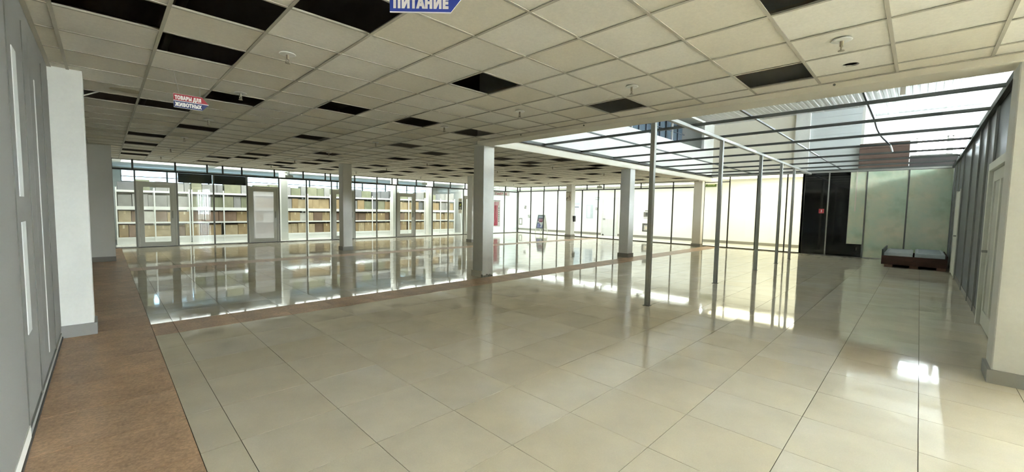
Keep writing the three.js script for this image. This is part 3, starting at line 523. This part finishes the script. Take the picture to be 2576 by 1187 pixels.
// ================================================================ RIGHT DARK WALL
{
  const w = thing('wall_right', 'dark grey panel wall with upright posts along the right side', 'wall', [0, 0, ZR], 0, null, 'structure');
  const joints = [5.95, 6.9, 8.62, 9.6, 10.7, 12.2, 14.3, 15.8, 17.2, 18.58];
  for (let k = 0; k + 1 < joints.length; k++) { const a = joints[k], b = joints[k + 1]; if (a === 6.9) { add('wall_panel', bx(a + .02, 2.2, 0, b - .02, 3.0, .05), M.glassDark, w); continue; } if (a === 14.3) { add('wall_panel', bx(a + .02, 2.14, 0, b - .02, 3.0, .05), M.glassDark, w); continue; } add('wall_panel', bx(a + .02, .1, 0, b - .02, 3.0, .05), M.glassDark, w); }
  for (const x of joints.slice(0, -1)) add('post', bx(x - .025, 0, -.025, x + .025, 3.0, .055), S(0x8b8b86, .5), w);
  add('head_rail', bx(5.95, 3.0, -.02, XS, 3.06, .06), M.steel, w);
  add('plinth', merge([bx(8.64, 0, -.012, 14.28, .1, .05), bx(15.82, 0, -.012, XS, .1, .05), bx(5.95, 0, -.012, 6.88, .1, .05)]), M.skirtDark, w);
  const d = thing('door_9', 'cream panelled door in a wide frame next to the right pillar', 'door', [0, 0, ZR], 0, null, 'structure');
  add('door_frame', merge([bx(6.92, 0, -.05, 7.02, 2.2, .06), bx(8.5, 0, -.05, 8.6, 2.2, .06), bx(7.02, 2.1, -.05, 8.5, 2.2, .06)]), M.doorcream, d);
  const lf = add('door_leaf', merge([bx(7.03, .02, -.01, 8.49, .22, .04), bx(7.03, 1.95, -.01, 8.49, 2.09, .04), bx(7.03, .22, -.01, 7.17, 1.95, .04), bx(8.35, .22, -.01, 8.49, 1.95, .04), bx(7.7, .22, -.01, 7.82, 1.95, .04)]), M.doorcream, d);
  add('door_panel', merge([bx(7.17, .22, .005, 7.7, 1.95, .025), bx(7.82, .22, .005, 8.35, 1.95, .025)]), S(0xb9bbb0, .4), lf);
  add('handle', bx(8.38, 1.0, -.06, 8.46, 1.03, -.01), M.steel, lf);
  const e = thing('door_10', 'closed white door in the dark wall near the crate', 'door', [0, 0, ZR], 0, null, 'structure');
  const leaf = add('door_leaf', cbx(14.36, .02, -.03, 15.74, 2.1, .02, .004), M.doorcream, e);
  add('handle', bx(14.45, 1.0, -.08, 14.58, 1.03, -.03), M.steel, leaf);
  add('door_frame', merge([bx(14.3, 0, -.04, 14.35, 2.14, .05), bx(15.75, 0, -.04, 15.8, 2.14, .05)]), M.doorcream, e);
  const cw = thing('wall_service', 'blank outer wall behind the green film partition', 'wall', [0, 0, 0], 0, null, 'structure'); add('wall_body', bx(20.6, 0, -3.05, 20.7, 3.0, 2.45), M.grey, cw);
  const bw = thing('wall_behind_right', 'plain back wall behind the dark right-hand panels', 'wall', [0, 0, 0], 0, null, 'structure'); add('wall_body', bx(6.9, 0, 2.3, XS + 2, 3.2, 2.45), M.white, bw);
}

// ================================================================ CRATE IN THE CORNER
{
  const o = thing('crate', 'long low brown wooden crate on three feet by the green film panes', 'crate', [15.9, 0, -.06], .0);
  o.rotation.y = -Math.PI / 2;
  const L = .66, D = 2.3;
  add('front_board', cbx(-L, .08, -.03, L, .33, 0, .005), M.woodDark, o);
  add('rear_board', cbx(-L, .1, -D, L, .3, -D + .03, .005), M.woodDark, o);
  for (const s of [-1, 1]) add('end_board', cbx(s > 0 ? L - .03 : -L, .1, -D + .03, s > 0 ? L : -L + .03, s > 0 ? .4 : .5, -.03, .005), s < 0 ? M.packDark : M.woodDark, o);
  add('deck', bx(-L + .03, .1, -D + .03, L - .03, .14, -.03), M.woodDark, o);
  for (const x of [-.5, .02, .55]) add('foot', cbx(x - .09, 0, -D, x + .09, .1, -.01, .004), M.wood, o);
  const c = Math.cos(o.rotation.y), s = Math.sin(o.rotation.y);
  const place = (n, l, x0, x1, y0, y1, mat) => { const t = thing(n, l, 'panel pack', [o.position.x, 0, o.position.z], o.rotation.y); add('pack_body', cbx(x0, y0, -D + .05, x1, y1, -.05, .008), mat, t); add('pack_rim', merge([bx(x0 + .03, y1, -D + .08, x1 - .03, y1 + .012, -D + .12), bx(x0 + .03, y1, -.12, x1 - .03, y1 + .012, -.08), bx(x0 + .03, y1, -D + .12, x0 + .07, y1 + .012, -.12), bx(x1 - .07, y1, -D + .12, x1 - .03, y1 + .012, -.12)]), M.pack, t); };
  place('panel_pack', 'stack of pale panels in the left half of the crate', -.61, -.02, .142, .4, M.pack);
  place('panel_pack', 'taller stack of grey panels in the right half of the crate', .02, .61, .142, .43, S(0xaab6bd, .4));
}

// ================================================================ UPPER LEVEL SEEN THROUGH THE VOID
{
  const UC = 5.2;
  const w = thing('wall_upper_left', 'white upper wall above the far beam with a long glazed opening', 'wall', [0, 0, 0], 0, null, 'structure');
  add('wall_body', merge([bx(BX1 - .1, 3.06, ZV - .12, XS + .1, 4.05, ZV), bx(17.55, 4.05, ZV - .12, XS + .1, UC, ZV), bx(BX1 - .1, 5.12, ZV - .12, 17.55, UC + .1, ZV), bx(BX1 - .1, 4.05, ZV - .12, 6.6, 5.12, ZV)]), M.white, w);
  add('recess', merge([bx(5.6, 3.85, ZV - 3.2, XS, 4.0, ZV - .12), bx(5.6, UC, ZV - 3.2, XS, UC + .1, ZV - .12), bx(17.75, 4, ZV - 3.2, 17.9, UC, ZV - .12), bx(5.6, 4, ZV - 3.2, 5.75, UC, ZV - .12)]), M.white, w);
  const g = thing('window_3', 'blue-grey upper glazing with many upright bars over the void', 'window', [0, 0, ZV - .9], 0, null, 'structure');
  for (let x = 6.6; x < 17.6; x += .55) add('window_bar', bx(x - .025, 4.0, -.03, x + .025, UC, .03), Math.round(x * 20) % 3 === 0 ? M.plasticWhite : S(0x5b646e, .4, { metalness: .4 }), g);
  for (const y of [4.35, 4.75]) add('window_bar', bx(6.5, y, -.02, 17.7, y + .03, .02), S(0x5b646e, .4), g);
  for (let x = 6.6; x < 17.5; x += 1.1) add('glass_pane', bx(x + .025, 4.02, -.045, x + 1.075, UC, -.035), P({ color: 0x8fa3b4, roughness: .1, transmission: .55, thickness: 0 }), g);
  const b = thing('balustrade', 'white slatted balustrade in the upper opening', 'balustrade', [0, 0, ZV - .3]);
  add('hand_rail', bx(6.6, 4.72, -.02, 11.8, 4.76, .02), M.plasticWhite, b);
  for (let x = 8.8; x < 11.8; x += .14) add('baluster', bx(x - .015, 4.02, -.012, x + .015, 4.72, .012), M.plasticWhite, b);

  const r = thing('wall_upper_right', 'clad upper wall above the black doors with a white pilaster', 'wall', [0, 0, 0], 0, null, 'structure');
  add('wall_body', bx(XS + .06, 3.06, ZV, XS + .25, UC, -3.5), M.cream, r);
  add('pilaster', bx(XS - .04, 3.06, -3.5, XS + .25, UC, -3.05), M.white, r);
  for (let y = 3.06, k = 0; y < UC - .01; y += .214, k++) add('siding_board', bx(XS + .04 + (k % 2) * .003, y, -3.05, XS + .1, Math.min(y + .209, UC), -1.6), M.siding, r);
  add('backing_wall', bx(XS + .1, 3.0, -3.05, XS + .25, UC + .05, -1.6), M.siding, r);
  add('return_wall', bx(XS + .05, 3.06, -1.62, 20.6, UC, -1.52), M.white, r);
  const q = thing('wall_upper_far', 'pale clad upper wall with daylight windows above the dark wall corner', 'wall', [0, 0, 0], 0, null, 'structure');
  const wy0 = 3.62, wy1 = 4.26;
  for (let y = 3.0; y < UC - .01; y += .2133) {
    const y1 = Math.min(y + .2095, UC);
    if (y1 <= wy0 || y >= wy1) add('siding_board', bx(20.6, y, -1.6, 20.7, y1, 6.2), M.sidingLight, q);
    else for (const [a, c] of [[-1.6, -.25], [.55, .63], [1.4, 1.5], [2.3, 2.4], [3.2, 3.3], [4.1, 6.2]]) add('siding_board', bx(20.6, y, a, 20.7, y1, c), M.sidingLight, q);
  }
  for (const b of [[3.0, wy0, -1.6, 6.2], [wy1, UC + .1, -1.6, 6.2], [wy0, wy1, -1.6, -.25], [wy0, wy1, .55, .63], [wy0, wy1, 1.4, 1.5], [wy0, wy1, 2.3, 2.4], [wy0, wy1, 3.2, 3.3], [wy0, wy1, 4.1, 6.2]]) add('backing_wall', bx(20.7, b[0], b[2], 20.85, b[1], b[3]), M.sidingLight, q);
  const wn = thing('window_4', 'row of small bright windows high over the dark wall corner', 'window', [20.62, 0, 0], 0, null, 'structure');
  for (const [a, c] of [[-.25, .55], [.63, 1.4], [1.5, 2.3], [2.4, 3.2], [3.3, 4.1]]) { add('window_frame', merge([bx(0, wy0, a, .05, wy0 + .04, c), bx(0, wy1 - .04, a, .05, wy1, c), bx(0, wy0, a, .05, wy1, a + .04), bx(0, wy0, c - .04, .05, wy1, c)]), M.plasticWhite, wn); add('window_pane', bx(.02, wy0 + .04, a + .04, .026, wy1 - .04, c - .04), M.glass, wn); }
  // low parapet and brown boards above the film panes
  const bd = thing('brown_boards', 'stack of dark brown boards above the green film panes', 'boards', [XS - .02, 3.06, 0]);
  for (let k = 0; k < 5; k++) add('board', cbx(-.1 + (k % 2) * .01, k * .17, -1.6, .02 + (k % 2) * .01, k * .17 + .164, -.36, .004), M.brownBoard, bd);
  const pp = thing('parapet', 'dark low parapet beneath the upper windows', 'parapet', [XS + .06, 3.06, 0]); add('parapet_body', cbx(-.1, 0, -.34, .06, .34, .72, .006), S(0x4a4342, .8), pp); add('parapet_rail', cbx(-.09, .34, -.34, .05, .37, .6, .004), M.steel, pp);
  // upper floors and roof
  const rf = thing('ceiling_upper', 'corrugated white roof sheeting over the void', 'roof', [0, 0, 0], 0, null, 'structure');
  { const pos = [], z0 = -6.6, z1 = 6.4, per = .16; const prof = []; for (let z = z0; z < z1; z += per) prof.push([z, 0], [z + .07, 0], [z + .09, .014], [z + .14, .014]); prof.push([z1, 0]);
    const sh = new THREE.Shape(); prof.forEach(([z, y], i) => i ? sh.lineTo(z, y) : sh.moveTo(z, y)); for (let i = prof.length - 1; i >= 0; i--) sh.lineTo(prof[i][0], prof[i][1] + .012);
    const g2 = new THREE.ExtrudeGeometry(sh, { depth: 15.4, bevelEnabled: false }); g2.rotateY(-Math.PI / 2); g2.scale(1, 1, 1); g2.translate(20.8, UC, 0);
    add('roof_sheet', g2, M.sidingLight, rf); }
  add('roof_deck', bx(5.2, UC + .06, -9.8, 21, UC + .2, 6.6), M.grey, rf);
  const uf = thing('floor_upper', 'upper floor slab beside the void', 'floor', [0, 0, 0], 0, null, 'structure');
  add('slab', bx(6.1, 3.2, 2.3, 20.8, 3.4, 6.3), M.white, uf); add('slab', bx(6.85, 0, .74, 6.9, 3.2, 2.45), M.grey, uf);
  const uw = thing('window_5', 'broad upper windows on the far side of the upper floor', 'window', [0, 0, 6.2], 0, null, 'structure');
  add('window_frame', merge([bx(5.4, 3.4, 0, 20.7, 4.4, .12), ...Array.from({ length: 9 }, (_, k) => bx(5.9 + k * 1.84 - .04, 3.7, 0, 5.9 + k * 1.84 + .04, UC, .1))]), M.plasticWhite, uw);
  for (let k = 0; k < 8; k++) add('glass_pane', bx(5.94 + k * 1.84, 4.4, .04, 7.7 + k * 1.84, UC, .05), M.glass, uw);
  const ub = thing('wall_upper_back', 'white upper wall over the hall slab', 'wall', [0, 0, 0], 0, null, 'structure'); add('wall_body', bx(BX0, 3.8, ZV - .05, BX1, UC + .1, ZB), M.white, ub);
  const bw = thing('wall_recess', 'pale wall closing the recess behind the upper glazing', 'wall', [0, 0, 0], 0, null, 'structure'); add('wall_body', bx(5.6, 3.85, ZV - 3.3, XS, UC + .1, ZV - 3.2), M.white, bw);
}

// ================================================================ HANGING SIGNS
function arrowSign(label, W, H, lines, cols, pos, turn, hang) {
  const o = thing('hanging_sign', label, 'sign', pos, turn), tip = W * .2, sh = new THREE.Shape();
  sh.moveTo(-W / 2, -H / 2); sh.lineTo(W / 2 - tip, -H / 2); sh.lineTo(W / 2, 0); sh.lineTo(W / 2 - tip, H / 2); sh.lineTo(-W / 2, H / 2); sh.closePath();
  const g = new THREE.ExtrudeGeometry(sh, { depth: .004, bevelEnabled: false }); g.translate(0, 0, -.004); add('board', g, M.plasticWhite, o);
  const f = new THREE.ShapeGeometry(sh), uv = f.attributes.uv, p = f.attributes.position; for (let i = 0; i < uv.count; i++) uv.setXY(i, p.getX(i) / W + .5, p.getY(i) / H + .5); f.translate(0, 0, .0008);
  add('printed_face', f, canvasMat(1024, 512, (c, w, h) => {
    c.fillStyle = '#f3eeee'; c.fillRect(0, 0, w, h); c.fillStyle = cols[0]; c.fillRect(0, 8, w, h / 2 - 20); c.fillStyle = cols[1]; c.fillRect(0, h / 2 + 12, w, h / 2 - 26);
    c.fillStyle = '#f6efec'; c.textAlign = 'left'; c.textBaseline = 'alphabetic';
    lines.forEach((t, k) => { c.save(); c.font = '900 190px sans-serif'; const tw = c.measureText(t).width; c.translate(40, k ? h - 62 : h / 2 - 52); c.scale(760 / tw, 1.0); c.fillText(t, 0, 0); c.lineWidth = 10; c.strokeStyle = '#f6efec'; c.strokeText(t, 0, 0); c.restore(); });
  }, .35), o);
  for (const [x, xt] of hang) { const len = CE - pos[1] - H / 2; const s = add('cord', tube([[x, H / 2, -.002], [(x + xt) / 2, H / 2 + len / 2, -.002], [xt, H / 2 + len, -.002]], .0016, 4, 6), M.grey, o); s.userData.label = 'thin hanging cord'; }
  return o;
}
arrowSign('small hanging arrow sign in red and blue reading ТОВАРЫ ДЛЯ ЖИВОТНЫХ', .306, .147, ['ТОВАРЫ ДЛЯ', 'ЖИВОТНЫХ'], ['#a3222e', '#262a66'], [.715, 2.571, -5.69], 0, [[-.105, -.14], [.075, .075]]);
arrowSign('hanging arrow sign with blue lower half reading ПИТАНИЕ near the open panel', .36, .18, ['ДЕТСКОЕ', 'ПИТАНИЕ'], ['#a3222e', '#2a3f9c'], [1.125, 2.492, -1.72], -.7862 + .0, [[-.12, -.13], [.07, .08]]);

// ================================================================ SPRINKLERS
{
  const proto = thing('ceiling_sprinkler', 'small ceiling sprinkler with round escutcheon and brass stem', 'sprinkler', [1.24, CE, -4.19], 0, 'sprinklers hanging from the ceiling');
  const lathe = new THREE.LatheGeometry([[.0, 0], [.062, -.004], [.07, -.012], [.062, -.016], [.03, -.018], [0, -.018]].map(([r, y]) => new THREE.Vector2(r, y)), 24);
  add('escutcheon', lathe, M.plasticWhite, proto);
  add('stem', merge([cyl(.012, .014, .04, 0, -.058, 0, 12), cyl(.005, .005, .035, .012, -.09, 0, 6), cyl(.005, .005, .035, -.012, -.09, 0, 6)]), M.brass, proto);
  add('deflector', merge([cyl(.022, .022, .004, 0, -.094, 0, 16), cyl(.004, .004, .02, 0, -.09, 0, 8)]), M.brass, proto);
  for (const [x, z] of [[1.24, -2.3], [1.25, -6.07], [1.27, -8.4], [1.25, -11.07], [1.25, -13.6], [1.25, -16.1], [4.19, -.52], [4.2, -2.35], [4.21, -4.09], [4.18, -5.86], [4.2, -8.4], [4.2, -11.0], [4.2, -13.7], [4.2, -16.2], [7.2, -8.4], [7.2, -11], [7.2, -13.6], [7.2, -16.1], [10.2, -8.4], [10.2, -11], [10.2, -16.1], [13.2, -8.4], [13.2, -11], [13.2, -13.6], [13.2, -16.1], [16.2, -8.4], [16.2, -11], [16.2, -13.6], [16.2, -16.1]]) copy(proto, [x, CE, z], z === -.52 && x > 4 ? 'ceiling sprinkler beside the round hole near the downstand beam' : z === -2.35 ? 'ceiling sprinkler between the two open panels along the downstand beam' : z === -4.09 ? 'ceiling sprinkler between the downstand beam and the open panel in mid ceiling' : z === -6.07 ? 'ceiling sprinkler beside the open panel right of the animal goods sign' : null);
}

{ // emergency light boxes hanging inside the clerestory
  for (const [x, y, z, turn, l] of [[11.75, 2.7, ZS - .12, 0, 'small grey emergency light box hung above the middle shop door'], [XS + .12, 2.72, -12.15, -Math.PI / 2, 'small grey emergency light box hung inside the corridor glass'], [5.35, 2.62, ZS - .12, 0, 'small grey emergency light box above the white shop pier']]) {
    const o = thing('emergency_light', l, 'lamp', [x, y, z], turn);
    add('housing', cbx(-.14, -.06, -.03, .14, .06, .03, .006), M.grey, o); add('lens', cbx(-.12, -.045, .03, .12, .045, .036, .002), M.plasticWhite, o);
    add('hanger', bx(-.01, .06, -.01, .01, CE - y, .01), M.grey, o);
  }
}

// ================================================================ LAMPS OF THE SHOPS AND THE CORRIDOR
function panelLamp(x, y, z, w, d, I, warm, label, group) {
  const o = thing('ceiling_lamp', label, 'lamp', [x, y, z], 0, group);
  add('lamp_housing', merge([bx(-w / 2 - .02, -.02, -d / 2 - .02, w / 2 + .02, .004, -d / 2), bx(-w / 2 - .02, -.02, d / 2, w / 2 + .02, .004, d / 2 + .02), bx(-w / 2 - .02, -.02, -d / 2, -w / 2, .004, d / 2), bx(w / 2, -.02, -d / 2, w / 2 + .02, .004, d / 2)]), M.plasticWhite, o);
  add('lamp_diffuser', bx(-w / 2, -.012, -d / 2, w / 2, 0, d / 2), warm ? M.lampWarm : M.lamp, o);
  const l = new THREE.RectAreaLight(warm ? 0xfff4da : 0xfffdf6, I, w, d); l.position.set(x, y - .022, z); l.lookAt(x, 0, z); scene.add(l);
}
for (const z of [-19.2, -16.6, -14, -11.4, -8.8]) panelLamp(19.9, CE, z, 1.2, 2.3, LAMP_CORRIDOR, false, 'long white ceiling lamp in the bright corridor', 'corridor ceiling lamps');
panelLamp(19.9, 3.055, -4.95, 1.6, 3.2, LAMP_CORRIDOR * 1.3, true, 'long warm ceiling lamp behind the tall glass bays', null);
for (const x of [1.6, 4.2, 6.8, 9.4, 12, 14.2]) panelLamp(x, CE, -18.82, 2.3, 1.0, LAMP_SHOP * (x < 3 ? .55 : x < 5 ? .8 : 1.1), false, 'long white ceiling lamp between the shop glass and shelves', 'shop ceiling lamps');
panelLamp(17.2, CE, -19.6, 2.3, 1.0, LAMP_SHOP * 1.2, false, 'long white ceiling lamp in the corner shop', null);

renderer.render(scene, camera);
